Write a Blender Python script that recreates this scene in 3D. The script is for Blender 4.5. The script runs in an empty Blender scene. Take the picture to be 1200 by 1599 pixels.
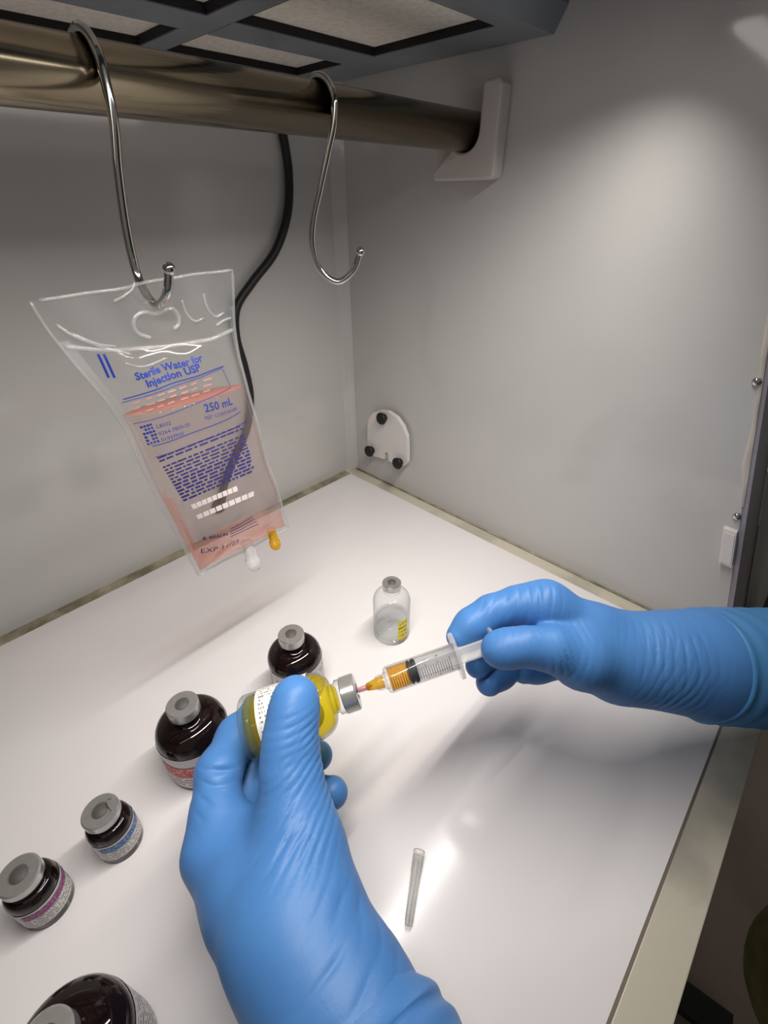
import bpy, math, random
import numpy as np
from mathutils import Vector
random.seed(7); rng = np.random.default_rng(7)
scn = bpy.context.scene
COL = scn.collection
PI = math.pi

# ------------------------------------------------------------------ camera
# origin = back right corner of the cabinet, x to the right along the back wall, -y towards the operator, z up, metres
CAM = np.array([-0.3648, -0.40974, 0.300])
YAW, PITCH, ROLL, FPX = 0.8026, 0.5988, 0.008, 724.4
FW = np.array([math.sin(YAW)*math.cos(PITCH), math.cos(YAW)*math.cos(PITCH), -math.sin(PITCH)])
_r = np.array([math.cos(YAW), -math.sin(YAW), 0.0]); _d = np.cross(FW, _r)
RT = math.cos(ROLL)*_r + math.sin(ROLL)*_d
DN = -math.sin(ROLL)*_r + math.cos(ROLL)*_d
cam_data = bpy.data.cameras.new('camera'); cam = bpy.data.objects.new('camera', cam_data); COL.objects.link(cam)
cam_data.sensor_fit = 'HORIZONTAL'; cam_data.sensor_width = 36.0; cam_data.lens = FPX/1200*36.0
cam_data.clip_start = 0.005; cam_data.clip_end = 50
from mathutils import Matrix
cam.matrix_world = Matrix(((RT[0], -DN[0], -FW[0], CAM[0]), (RT[1], -DN[1], -FW[1], CAM[1]), (RT[2], -DN[2], -FW[2], CAM[2]), (0, 0, 0, 1)))
scn.camera = cam

# ------------------------------------------------------------------ world + exposure
world = bpy.data.worlds.new('room_light'); scn.world = world; world.use_nodes = True
wb = world.node_tree.nodes['Background']; wb.inputs[0].default_value = (1.0, 0.97, 0.93, 1); wb.inputs[1].default_value = 0.14
scn.view_settings.view_transform = 'Standard'; scn.view_settings.look = 'None'
scn.view_settings.exposure = 0.0; scn.view_settings.gamma = 1.0; scn.view_settings.use_curve_mapping = False
LAMP_STRENGTH = 4.2      # glow of the lamp cover
LAMP_WATTS = 0.86
scn.cycles.transparent_max_bounces = 32

# ------------------------------------------------------------------ measuring helpers
def ray(px, py): return (px-600)/FPX*RT + (py-799.5)/FPX*DN + FW
def at(px, py, dep): return CAM + dep*ray(px, py)
def hit(px, py, ax, val):
    v = ray(px, py); return CAM + v*((val-CAM[ax])/v[ax])
def hitp(px, py, p0, n):
    v = ray(px, py); return CAM + v*(np.dot(np.asarray(p0)-CAM, n)/np.dot(v, n))

# ------------------------------------------------------------------ object helpers
ORG = {}
def empty(name, loc, label, cat, group=None):
    o = bpy.data.objects.new(name, None); COL.objects.link(o); o.location = loc; o.empty_display_size = 0.02
    ORG[o.name] = np.array(loc, float); tag(o, label, cat, group); return o
def tag(o, label=None, cat=None, group=None, kind=None):
    if label: o['label'] = label
    if cat: o['category'] = cat
    if group: o['group'] = group
    if kind: o['kind'] = kind
    return o
def mk(name, geo, mat, parent=None, origin=None, smooth=True, mats=None, fmat=None, uv=None):
    """one mesh object; vertices are given in world metres and stored relative to its thing's base"""
    V, F = geo
    V = np.asarray(V, float).reshape(-1, 3)
    if parent is not None: org = ORG[parent.name]
    elif origin is not None: org = np.array(origin, float)
    else: org = np.array([V[:, 0].mean(), V[:, 1].mean(), V[:, 2].min()])
    me = bpy.data.meshes.new(name)
    F = F.tolist() if isinstance(F, np.ndarray) else F
    me.from_pydata((V-org).tolist(), [], F); me.update()
    for m in (mats or [mat]): me.materials.append(m)
    if fmat is not None: me.polygons.foreach_set('material_index', np.asarray(fmat, np.int32))
    if smooth: me.polygons.foreach_set('use_smooth', np.ones(len(me.polygons), bool))
    if uv is not None:
        ul = me.uv_layers.new(name='UVMap')
        li = np.zeros(len(me.loops), np.int32); me.loops.foreach_get('vertex_index', li)
        ul.data.foreach_set('uv', np.asarray(uv, np.float32)[li].ravel())
    o = bpy.data.objects.new(name, me); COL.objects.link(o)
    if parent is not None: o.parent = parent; ORG[o.name] = org
    else: o.location = org; ORG[o.name] = org
    return o
def join(*geos):
    V, F, n = [], [], 0
    for v, f in geos:
        v = np.asarray(v, float).reshape(-1, 3); V.append(v); F += [tuple(i+n for i in q) for q in f]; n += len(v)
    return np.concatenate(V), F
def box(x0, x1, y0, y1, z0, z1, b=0.0):
    """box with optional chamfer b"""
    if b <= 0:
        v = [(x, y, z) for x in (x0, x1) for y in (y0, y1) for z in (z0, z1)]
        return np.array(v), [(0, 1, 3, 2), (4, 6, 7, 5), (0, 4, 5, 1), (2, 3, 7, 6), (0, 2, 6, 4), (1, 5, 7, 3)]
    import bmesh
    v, f = box(x0, x1, y0, y1, z0, z1)
    bm = bmesh.new(); vs = [bm.verts.new(p) for p in v]
    for q in f: bm.faces.new([vs[i] for i in q])
    bmesh.ops.recalc_face_normals(bm, faces=bm.faces)
    bmesh.ops.bevel(bm, geom=bm.edges[:], offset=b, segments=2, profile=0.6, affect='EDGES')
    bm.verts.index_update(); V = np.array([p.co[:] for p in bm.verts]); F = [tuple(p.index for p in q.verts) for q in bm.faces]
    bm.free(); return V, F
def prism(poly, axis, a, b):
    """extrude a polygon given in the two other axes between a and b along axis"""
    n = len(poly); V = []
    for t in (a, b):
        for p in poly:
            q = list(p); q.insert(axis, t); V.append(q)
    F = [tuple(range(n))[::-1], tuple(range(n, 2*n))] + [(i, (i+1) % n, n+(i+1) % n, n+i) for i in range(n)]
    return np.array(V, float), F
def frame(axis):
    a = np.asarray(axis, float); a = a/np.linalg.norm(a)
    t = np.array([0, 0, 1.0]) if abs(a[2]) < 0.9 else np.array([1.0, 0, 0])
    u = np.cross(t, a); u /= np.linalg.norm(u); return u, np.cross(a, u), a
def lathe(prof, base, axis=(0, 0, 1), n=40, u0=None):
    """prof = [(radius, height)] revolved about axis through base; r=0 ends are closed"""
    u, v, a = frame(axis); base = np.asarray(base, float)
    V, F, rings = [], [], []
    for r, h in prof:
        if r <= 1e-7: rings.append([len(V)]); V.append(base+a*h)
        else:
            rings.append(list(range(len(V), len(V)+n)))
            for k in range(n):
                t = 2*PI*k/n; V.append(base+a*h+r*(math.cos(t)*u+math.sin(t)*v))
    for A, B in zip(rings, rings[1:]):
        if len(A) == 1 and len(B) == 1: continue
        for k in range(n):
            j = (k+1) % n
            if len(A) == 1: F.append((A[0], B[j], B[k])) if False else F.append((A[0], B[k], B[j])[::-1])
            elif len(B) == 1: F.append((A[k], A[j], B[0]))
            else: F.append((A[k], A[j], B[j], B[k]))
    return np.array(V), F
def catmull(P, m=10):
    P = np.asarray(P, float); Q = np.concatenate([[2*P[0]-P[1]], P, [2*P[-1]-P[-2]]]); out = []
    for i in range(1, len(Q)-2):
        for k in range(m):
            t = k/m; a, b, c, d = Q[i-1], Q[i], Q[i+1], Q[i+2]
            out.append(.5*((2*b)+(-a+c)*t+(2*a-5*b+4*c-d)*t*t+(-a+3*b-3*c+d)*t**3))
    out.append(P[-1]); return np.array(out)
def tube(P, r, n=12, cap=True):
    P = np.asarray(P, float); m = len(P); R = np.broadcast_to(np.asarray(r, float), (m,))
    T = np.gradient(P, axis=0); T /= np.linalg.norm(T, axis=1, keepdims=True)
    u, v, _ = frame(T[0]); V, F = [], []
    for i in range(m):
        u = u-T[i]*np.dot(u, T[i]); u /= np.linalg.norm(u); w = np.cross(T[i], u)
        for k in range(n):
            t = 2*PI*k/n; V.append(P[i]+R[i]*(math.cos(t)*u+math.sin(t)*w))
    for i in range(m-1):
        for k in range(n):
            j = (k+1) % n; F.append((i*n+k, i*n+j, (i+1)*n+j, (i+1)*n+k))
    if cap: F += [tuple(range(n))[::-1], tuple(range((m-1)*n, m*n))]
    return np.array(V), F
def ball(c, r, n=16, m=10, s=(1, 1, 1)):
    prof = [(r*math.sin(PI*i/m), -r*math.cos(PI*i/m)) for i in range(m+1)]
    V, F = lathe([(max(a, 0) if 0 < i < m else 0, b) for i, (a, b) in enumerate(prof)], (0, 0, 0), n=n)
    return V*np.array(s)+np.asarray(c), F
def cyl_patch(base, axis, R, h0, h1, a0, a1, n=24, m=4, ref=None):
    """curved label: angles measured from ref direction about axis; returns geometry and uv"""
    a = np.asarray(axis, float)/np.linalg.norm(axis); ref = np.asarray(ref, float); u = ref-a*np.dot(ref, a); u /= np.linalg.norm(u); v = np.cross(a, u)
    V, UV, F = [], [], []
    for j in range(m+1):
        for i in range(n+1):
            t = a0+(a1-a0)*i/n; V.append(np.asarray(base)+a*(h0+(h1-h0)*j/m)+R*(math.cos(t)*u+math.sin(t)*v)); UV.append((i/n, j/m))
    for j in range(m):
        for i in range(n): k = j*(n+1)+i; F.append((k, k+1, k+n+2, k+n+1))
    return (np.array(V), F), UV

# ------------------------------------------------------------------ materials
def srgb(r, g, b):
    f = lambda c: (c/255/12.92) if c/255 <= 0.04045 else ((c/255+0.055)/1.055)**2.4
    return (f(r), f(g), f(b), 1)
class NT:
    def __init__(s, m): s.m = m; s.t = m.node_tree; s.N = s.t.nodes; s.L = s.t.links
    def n(s, kind, **kw):
        x = s.N.new(kind)
        for k, v in kw.items(): setattr(x, k, v)
        return x
    def l(s, a, b): s.L.new(a, b)
    def math(s, op, a, b=None):
        x = s.n('ShaderNodeMath', operation=op)
        for i, q in enumerate((a, b)):
            if q is None: continue
            if isinstance(q, (int, float)): x.inputs[i].default_value = q
            else: s.l(q, x.inputs[i])
        return x.outputs[0]
def principled(name, col, rough=0.5, metal=0.0, spec=0.5, **kw):
    m = bpy.data.materials.new(name); m.use_nodes = True
    b = m.node_tree.nodes['Principled BSDF']
    b.inputs['Base Color'].default_value = col; b.inputs['Roughness'].default_value = rough; b.inputs['Metallic'].default_value = metal
    b.inputs['Specular IOR Level'].default_value = spec
    for k, v in kw.items(): b.inputs[k].default_value = v
    return m
def noise_tint(m, c1, c2, scale=8.0, lo=0.4, hi=0.65, detail=4.0, rough_var=None, stretch=(1, 1, 1), bump=0.0, bscale=200.0):
    """procedural colour variation between c1 and c2, optional fine bump"""
    t = NT(m); b = t.N['Principled BSDF']; tc = t.n('ShaderNodeTexCoord'); mp = t.n('ShaderNodeMapping'); mp.inputs['Scale'].default_value = stretch
    t.l(tc.outputs['Object'], mp.inputs[0]); no = t.n('ShaderNodeTexNoise'); no.inputs['Scale'].default_value = scale; no.inputs['Detail'].default_value = detail
    t.l(mp.outputs[0], no.inputs['Vector']); cr = t.n('ShaderNodeValToRGB'); cr.color_ramp.elements[0].position = lo; cr.color_ramp.elements[1].position = hi
    cr.color_ramp.elements[0].color = c1; cr.color_ramp.elements[1].color = c2; t.l(no.outputs['Fac'], cr.inputs[0]); t.l(cr.outputs[0], b.inputs['Base Color'])
    if bump:
        n2 = t.n('ShaderNodeTexNoise'); n2.inputs['Scale'].default_value = bscale; n2.inputs['Detail'].default_value = 3; t.l(mp.outputs[0], n2.inputs['Vector'])
        bp = t.n('ShaderNodeBump'); bp.inputs['Strength'].default_value = bump; bp.inputs['Distance'].default_value = 0.001
        t.l(n2.outputs['Fac'], bp.inputs['Height']); t.l(bp.outputs[0], b.inputs['Normal'])
    return m
def clear_film(name, tint=(1, 1, 1, 1), refl=1.0, rough=0.05, haze=0.03, haze_col=(1, 1, 1, 1), edge=None):
    """thin clear plastic: see-through, mirror-like at glancing angles, a little milky"""
    m = bpy.data.materials.new(name); m.use_nodes = True; t = NT(m); t.N.clear()
    out = t.n('ShaderNodeOutputMaterial'); tr = t.n('ShaderNodeBsdfTransparent'); tr.inputs[0].default_value = tint
    if edge:      # longer way through the wall at a slant
        l2 = t.n('ShaderNodeLayerWeight'); l2.inputs[0].default_value = 0.5; mx = t.n('ShaderNodeMix', data_type='RGBA'); mx.inputs[6].default_value = tint; mx.inputs[7].default_value = edge
        t.l(t.math('POWER', l2.outputs['Facing'], 3.0), mx.inputs[0]); t.l(mx.outputs[2], tr.inputs[0])
    gl = t.n('ShaderNodeBsdfGlossy'); gl.inputs['Roughness'].default_value = rough; lw = t.n('ShaderNodeLayerWeight'); lw.inputs[0].default_value = 0.5
    df = t.n('ShaderNodeBsdfDiffuse'); df.inputs[0].default_value = haze_col; tl = t.n('ShaderNodeBsdfTranslucent'); tl.inputs[0].default_value = haze_col
    m0 = t.n('ShaderNodeMixShader'); m0.inputs[0].default_value = 0.5; t.l(df.outputs[0], m0.inputs[1]); t.l(tl.outputs[0], m0.inputs[2])
    m1 = t.n('ShaderNodeMixShader'); m1.inputs[0].default_value = haze; t.l(tr.outputs[0], m1.inputs[1]); t.l(m0.outputs[0], m1.inputs[2])
    m2 = t.n('ShaderNodeMixShader'); t.l(t.math('MINIMUM', t.math('MULTIPLY', t.math('ADD', t.math('MULTIPLY', t.math('POWER', lw.outputs['Facing'], 4.0), 0.75), 0.04), refl), 0.9), m2.inputs[0]); t.l(m1.outputs[0], m2.inputs[1]); t.l(gl.outputs[0], m2.inputs[2])
    t.l(m2.outputs[0], out.inputs[0]); return m
def print_label(name, paper, ink, lines, lo=0.0, hi=1.0, cols=14.0, dens=0.46, rough=0.45, along=False):
    """paper with rows of tiny illegible print between v=lo and v=hi"""
    m = principled(name, paper, rough, spec=0.4); t = NT(m); b = t.N['Principled BSDF']
    uv = t.n('ShaderNodeUVMap'); sp = t.n('ShaderNodeSeparateXYZ'); t.l(uv.outputs[0], sp.inputs[0])
    if along: c0 = t.n('ShaderNodeCombineXYZ'); t.l(sp.outputs[1], c0.inputs[0]); t.l(sp.outputs[0], c0.inputs[1]); sp = t.n('ShaderNodeSeparateXYZ'); t.l(c0.outputs[0], sp.inputs[0])
    v = t.math('MULTIPLY', sp.outputs[1], lines); row = t.math('FLOOR', v); fr = t.math('FRACT', v)
    cb = t.n('ShaderNodeCombineXYZ'); t.l(t.math('MULTIPLY', sp.outputs[0], cols), cb.inputs[0]); t.l(t.math('MULTIPLY', row, 7.3), cb.inputs[1])
    no = t.n('ShaderNodeTexNoise'); no.inputs['Scale'].default_value = 3.0; no.inputs['Detail'].default_value = 1; t.l(cb.outputs[0], no.inputs['Vector'])
    k = t.math('MULTIPLY', t.math('GREATER_THAN', no.outputs['Fac'], dens), t.math('LESS_THAN', fr, 0.45))
    k = t.math('MULTIPLY', k, t.math('MULTIPLY', t.math('GREATER_THAN', sp.outputs[1], lo), t.math('LESS_THAN', sp.outputs[1], hi)))
    k = t.math('MULTIPLY', k, t.math('MULTIPLY', t.math('GREATER_THAN', sp.outputs[0], 0.06), t.math('LESS_THAN', sp.outputs[0], 0.94)))
    mx = t.n('ShaderNodeMix', data_type='RGBA'); t.l(k, mx.inputs[0]); mx.inputs[6].default_value = paper; mx.inputs[7].default_value = ink
    t.l(mx.outputs[2], b.inputs['Base Color']); return m

M = {}
M['board'] = noise_tint(principled('white laminate', srgb(226, 222, 222), 0.15, spec=0.20), srgb(222, 217, 218), srgb(230, 226, 226), 5, 0.3, 0.7)
M['wall'] = noise_tint(principled('grey gloss panel', srgb(197, 195, 192), 0.09, spec=0.45), srgb(189, 187, 185), srgb(201, 199, 196), 4.5, 0.3, 0.7, 6)
M['marble'] = noise_tint(principled('veined stone trim', srgb(190, 184, 170), 0.35), srgb(150, 148, 138), srgb(198, 191, 174), 14, 0.30, 0.52, 7, bump=0.1)
M['caulk'] = noise_tint(principled('aged sealant', srgb(150, 142, 120), 0.6), srgb(120, 112, 92), srgb(170, 163, 142), 60, 0.35, 0.65)
M['frame_grey'] = noise_tint(principled('dark grey painted metal', srgb(122, 128, 134), 0.4), srgb(116, 122, 128), srgb(127, 133, 139), 20)
M['gasket'] = principled('black gasket', srgb(16, 17, 20), 0.7)
M['media'] = noise_tint(principled('embossed filter paper', srgb(232, 226, 216), 0.8), srgb(226, 219, 208), srgb(238, 232, 222), 240, 0.4, 0.6, bump=1.0, bscale=260)
def brushed(name, c1, c2, rough, stretch):
    m = noise_tint(principled(name, c1, rough, metal=1.0), c1, c2, 30, 0.3, 0.7, 5, stretch=stretch); return m
M['steel'] = brushed('brushed stainless', srgb(160, 146, 122), srgb(182, 169, 146), 0.17, (0.3, 4, 4))
M['chrome'] = principled('polished chrome', srgb(205, 203, 200), 0.10, metal=1.0)
M['alu'] = noise_tint(principled('aluminium crimp', srgb(190, 188, 185), 0.24, metal=0.7), srgb(186, 184, 181), srgb(194, 192, 189), 300)
M['rubber'] = principled('grey rubber stopper', srgb(82, 80, 78), 0.6)
M['white_plastic'] = principled('white plastic', srgb(222, 217, 215), 0.38)
M['bracket_plastic'] = principled('off white bracket plastic', srgb(196, 188, 184), 0.4)
M['black_rubber'] = principled('black rubber', srgb(14, 14, 15), 0.55)
M['black_cable'] = principled('black cable sheath', srgb(22, 22, 23), 0.45)
M['amber'] = principled('dark amber glass', srgb(20, 9, 8), 0.045, spec=0.55)
M['amber_neck'] = principled('amber glass neck', srgb(48, 22, 14), 0.06)
M['paper'] = principled('white label paper', srgb(222, 218, 216), 0.5)
M['edge_metal'] = noise_tint(principled('purple grey edge metal', srgb(158, 150, 160), 0.5, metal=0.1), srgb(152, 144, 154), srgb(164, 157, 166), 12)
M['housing'] = principled('outer housing grey', srgb(190, 184, 176), 0.55)
M['dark_floor'] = noise_tint(principled('dark brown floor', srgb(150, 130, 118), 0.6), srgb(140, 120, 108), srgb(160, 140, 128), 6)
M['under'] = principled('cabinet underside', srgb(45, 42, 40), 0.7)
M['black_steel'] = principled('black painted steel', srgb(18, 17, 16), 0.5)
M['olive'] = noise_tint(principled('olive cloth', srgb(112, 112, 66), 0.85, spec=0.2), srgb(104, 104, 58), srgb(120, 120, 74), 60, bump=0.3)
M['glove'] = noise_tint(principled('blue nitrile', srgb(74, 126, 188), 0.44, spec=0.32), srgb(71, 122, 184), srgb(77, 130, 192), 30, 0.3, 0.7, 3, bump=0.06, bscale=900)
M['cuff'] = noise_tint(principled('blue nitrile cuff', srgb(70, 126, 178), 0.48, spec=0.3), srgb(67, 122, 174), srgb(74, 130, 183), 30, 0.3, 0.7, 3)
M['glass'] = clear_film('clear glass', (0.975, 0.98, 0.98, 1), 1.0, 0.02, 0.02, edge=(0.45, 0.46, 0.45, 1))
M['film'] = clear_film('clear bag film', (0.965, 0.965, 0.965, 1), 1.0, 0.08, 0.055)
M['ridge'] = clear_film('clear welded film', (0.93, 0.93, 0.93, 1), 1.8, 0.12, 0.20)
M['thick_glass'] = clear_film('thick glass base', (0.86, 0.88, 0.62, 1), 1.0, 0.05, 0.30, srgb(200, 198, 120), edge=(0.5, 0.52, 0.3, 1))
M['seam'] = clear_film('milky film seam', (0.96, 0.96, 0.96, 1), 1.0, 0.15, 0.16)
M['clear_plastic'] = clear_film('clear moulded plastic', (0.975, 0.975, 0.975, 1), 1.0, 0.06, 0.035, edge=(0.6, 0.6, 0.6, 1))
M['milky_plastic'] = clear_film('milky moulded plastic', (0.95, 0.95, 0.95, 1), 1.0, 0.15, 0.40)
M['water'] = clear_film('clear liquid', (0.93, 0.94, 0.94, 1), 0.6, 0.02, 0.03)
M['pink'] = clear_film('pale pink liquid', (0.985, 0.935, 0.93, 1), 0.3, 0.05, 0.03, srgb(235, 170, 160))
M['pink_top'] = clear_film('pink liquid surface', (0.98, 0.74, 0.67, 1), 0.3, 0.08, 0.42, srgb(245, 140, 118))
M['pink_edge'] = clear_film('pink liquid in the seams', (0.99, 0.86, 0.82, 1), 0.4, 0.1, 0.27, srgb(255, 172, 150))
M['yellow'] = clear_film('yellow liquid', (0.98, 0.90, 0.16, 1), 0.35, 0.03, 0.26, srgb(255, 226, 10))
M['orange'] = clear_film('orange yellow liquid', (0.99, 0.75, 0.02, 1), 0.35, 0.03, 0.26, srgb(255, 172, 0))
M['orange_plastic'] = clear_film('yellow needle hub', (0.96, 0.8, 0.3, 1), 0.8, 0.1, 0.45, srgb(240, 190, 40))
M['pink_plastic'] = clear_film('pink needle plastic', (0.95, 0.75, 0.78, 1), 0.8, 0.1, 0.5, srgb(235, 170, 185))
M['blue_ink'] = principled('blue print', srgb(22, 48, 140), 0.5)
M['navy_ink'] = principled('dark blue print', srgb(52, 48, 110), 0.5)
M['red_ink'] = principled('pale red print', srgb(178, 128, 122), 0.5)
M['grey_ink'] = principled('dark grey print', srgb(60, 60, 64), 0.5)
M['white_ink'] = principled('white print', srgb(226, 214, 212), 0.5)
M['yellow_label'] = print_label('yellow label', srgb(232, 214, 40), srgb(40, 38, 20), 5, 0.0, 1.0, 5, 0.52)
M['label_red'] = print_label('white label small print', srgb(222, 216, 214), srgb(110, 105, 105), 11, 0.02, 0.42, 16)
M['label_grey'] = print_label('white label grey print', srgb(216, 212, 208), srgb(120, 116, 116), 8, 0.02, 0.9, 16)
M['label_held'] = print_label('white label dark print', srgb(224, 222, 216), srgb(120, 120, 122), 26, 0.05, 0.95, 9, 0.5, along=True)
M['band_red'] = print_label('red label band', srgb(196, 62, 58), srgb(236, 200, 196), 4, 0.1, 0.9, 12, 0.54)
M['band_blue'] = print_label('blue label band', srgb(42, 98, 168), srgb(180, 205, 230), 3, 0.2, 0.8, 14, 0.55)
M['band_purple'] = print_label('purple label band', srgb(138, 52, 116), srgb(205, 165, 195), 3, 0.2, 0.8, 14, 0.58)
lamp_mat = bpy.data.materials.new('lamp tube glow'); lamp_mat.use_nodes = True
_t = NT(lamp_mat); _t.N.clear(); _o = _t.n('ShaderNodeOutputMaterial'); _e = _t.n('ShaderNodeEmission'); _e.inputs[0].default_value = (1.0, 0.955, 0.90, 1); _e.inputs[1].default_value = LAMP_STRENGTH; _t.l(_e.outputs[0], _o.inputs[0])

# ------------------------------------------------------------------ the cabinet shell
XL = -0.90            # far left end of the cabinet
ZC = 0.3815           # underside of the filter frame
YF0 = -0.433          # front edge of the side wall at bench height; it leans back by 0.248 per metre of height
def yfront(z): return YF0+0.248*z
ZT = 0.47
tag(mk('floor', box(XL, -0.0155, -0.4497, -0.0125, -0.02, 0.0012), M['board'], smooth=False), 'white glossy laminate work surface of the cabinet', kind='structure')
tag(mk('floor_base', box(XL-0.02, 0.06, -0.4715, 0.02, -0.045, -0.004), M['under'], smooth=False), 'dark base under the work surface', kind='structure')
tag(mk('wall_back', box(XL-0.02, 0.02, 0.0, 0.02, -0.02, ZT), M['wall'], smooth=False), 'glossy grey back wall of the cabinet behind the hanging bag', kind='structure')
tag(mk('wall_right', prism([(0.02, -0.02), (0.02, ZT), (yfront(ZT), ZT), (yfront(-0.02), -0.02)], 0, 0.0, 0.018), M['wall'], smooth=False), 'glossy grey side wall of the cabinet on the right', kind='structure')
tag(mk('wall_left', prism([(0.02, -0.02), (0.02, ZT), (yfront(ZT), ZT), (yfront(-0.02), -0.02)], 0, XL-0.02, XL), M['wall'], smooth=False), 'grey side wall at the far left end of the cabinet', kind='structure')
tag(mk('ceiling', box(XL-0.02, 0.02, yfront(ZT), 0.02, ZT, ZT+0.02), M['frame_grey'], smooth=False), 'dark cabinet ceiling above the filter', kind='structure')
# stone strips around the white board
tag(mk('trim_1', box(-0.015, 0.0, -0.4495, 0.0, -0.004, 0.0006, 0.0003), M['marble'], smooth=False), 'veined stone strip along the right wall', kind='structure')
tag(mk('trim_2', box(XL, -0.0165, -0.012, 0.0, -0.004, 0.0008, 0.0003), M['caulk'], smooth=False), 'yellowed sealant strip along the back wall', kind='structure')
tag(mk('trim_3', box(XL, -0.0140, -0.4712, -0.4512, -0.03, 0.0006, 0.0006), M['marble'], smooth=False), 'wide veined stone strip along the front edge', kind='structure')
tag(mk('trim_4', box(-0.0134, 0.018, -0.4712, -0.4502, -0.03, 0.0006, 0.0006), M['marble'], smooth=False), 'stone corner piece at the front right', kind='structure')
# sealant beads: right wall foot, corner cove, front edge gap
tag(mk('trim_5', tube([(-0.0006, -0.43, 0.0012), (-0.0006, -0.2, 0.0012), (-0.0006, 0, 0.0012)], 0.0011, 8), M['caulk']), 'thin sealant bead at the foot of the right wall', kind='structure')
tag(mk('trim_6', prism([(-0.010, 0.0), (-0.0072, -0.0022), (-0.0022, -0.0072), (0.0, -0.010), (0.0, 0.0)], 2, 0.0, ZT), M['wall'], smooth=False), 'narrow cove strip up the inside corner', kind='structure')
tag(mk('trim_7', box(XL, -0.0155, -0.4513, -0.4496, -0.01, 0.0007), principled('brown joint', srgb(120, 106, 94), 0.6), smooth=False), 'brown joint between board and front stone strip', kind='structure')
# front edge of the side wall: metal strip, rivets, loose foil, outer housing
edge = tag(mk('trim_8', prism([(yfront(-0.03)+0.0004, -0.03), (yfront(ZT)+0.0004, ZT), (yfront(ZT)-0.0035, ZT), (yfront(-0.03)-0.0035, -0.03)], 0, 0.0004, 0.062), M['edge_metal'], smooth=False), 'purple grey metal strip on the front edge of the side wall', kind='structure')
for z in (0.112, 0.203, 0.300):
    p = np.array([-0.0006, yfront(z)+0.0022, z]); mk('rivet', ball(p, 0.0028, 12, 8, (0.8, 1, 1)), M['chrome'], parent=edge)
fz = np.linspace(0.12, 0.36, 46); fw = 0.0016+0.0006*np.sin(fz*90)+0.0018*np.exp(-((fz-0.148)/0.010)**2)
fV = []
for z, w in zip(fz, fw):
    y0 = yfront(z)
    fV += [(-0.0002, y0-0.001, z), (-0.0012-0.0008*math.sin(z*210), y0+w*0.5, z), (-0.0001, y0+w, z)]
fF = [q for i in range(len(fz)-1) for q in ((3*i, 3*i+1, 3*i+4, 3*i+3), (3*i+1, 3*i+2, 3*i+5, 3*i+4))]
mk('foil_tape', (fV, fF), principled('creased foil tape', srgb(205, 196, 186), 0.4), parent=edge)
tag(mk('trim_9', prism([(yfront(-0.03)-0.004, -0.03), (yfront(ZT)-0.004, ZT), (yfront(ZT)-0.012, ZT), (yfront(-0.03)-0.012, -0.03)], 0, 0.064, 0.30), M['housing'], smooth=False), 'grey outer housing panel beside the opening', kind='structure')
sw = empty('wall_stop', (0.0, yfront(0.09)+0.008, 0.074), 'small white block on the right wall near its front edge', 'bracket')
def lean(a, b, z0, z1): return [(yfront(z0)+a, z0), (yfront(z1)+a, z1), (yfront(z1)+b, z1), (yfront(z0)+b, z0)]
mk('block', prism(lean(0.0002, 0.0085, 0.074, 0.102), 0, -0.0055, -0.0002), M['white_plastic'], parent=sw, smooth=False)
mk('cover_plate', prism(lean(0.0010, 0.0077, 0.076, 0.100), 0, -0.0062, -0.0054), M['white_plastic'], parent=sw, smooth=False)

# ------------------------------------------------------------------ filter unit under the ceiling
fu = empty('filter_unit', (-0.45, -0.1, ZC), 'dark grey framed air filter with white embossed panels above the rod', 'air filter')
YA, YB = -0.203, -0.0006
cols = []
x = -0.040
while x > XL+0.13: cols.append((x-0.113, x)); x -= 0.130
rows = [(-0.058, -0.0014), (-0.191, -0.090)]
xs = [XL+0.001] + [v for c in cols[::-1] for v in c] + [-0.0006]
bars = []
for i in range(0, len(xs), 2): bars.append(box(xs[i], xs[i+1], YA, YB, ZC, ZC+0.004, 0.0008))
for a, b in cols:
    for y0, y1 in ((YA, rows[1][0]), (rows[1][1], rows[0][0]), (rows[0][1], YB)): bars.append(box(a, b, y0, y1, ZC, ZC+0.004))
mk('frame', join(*bars), M['frame_grey'], parent=fu, smooth=False)
mk('front_lip', prism([(YA, ZC), (YA, ZT-0.001), (YA-0.011, ZT-0.001), (YA-0.011, ZC+0.012), (YA-0.004, ZC)], 0, XL+0.001, -0.0006), M['frame_grey'], parent=fu, smooth=False)
for a, b in cols:
    for y0, y1 in rows:
        g = [box(a, a+0.0012, y0, y1, ZC+0.0005, ZC+0.0048), box(b-0.0012, b, y0, y1, ZC+0.0005, ZC+0.0048), box(a, b, y0, y0+0.0012, ZC+0.0005, ZC+0.0048), box(a, b, y1-0.0012, y1, ZC+0.0005, ZC+0.0048)]
        pn = mk('filter_panel', box(a, b, y0, y1, ZC+0.0048, ZC+0.0125), M['media'], parent=fu, smooth=False)
        mk('gasket', join(*g), M['gasket'], parent=pn, smooth=False)

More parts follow.
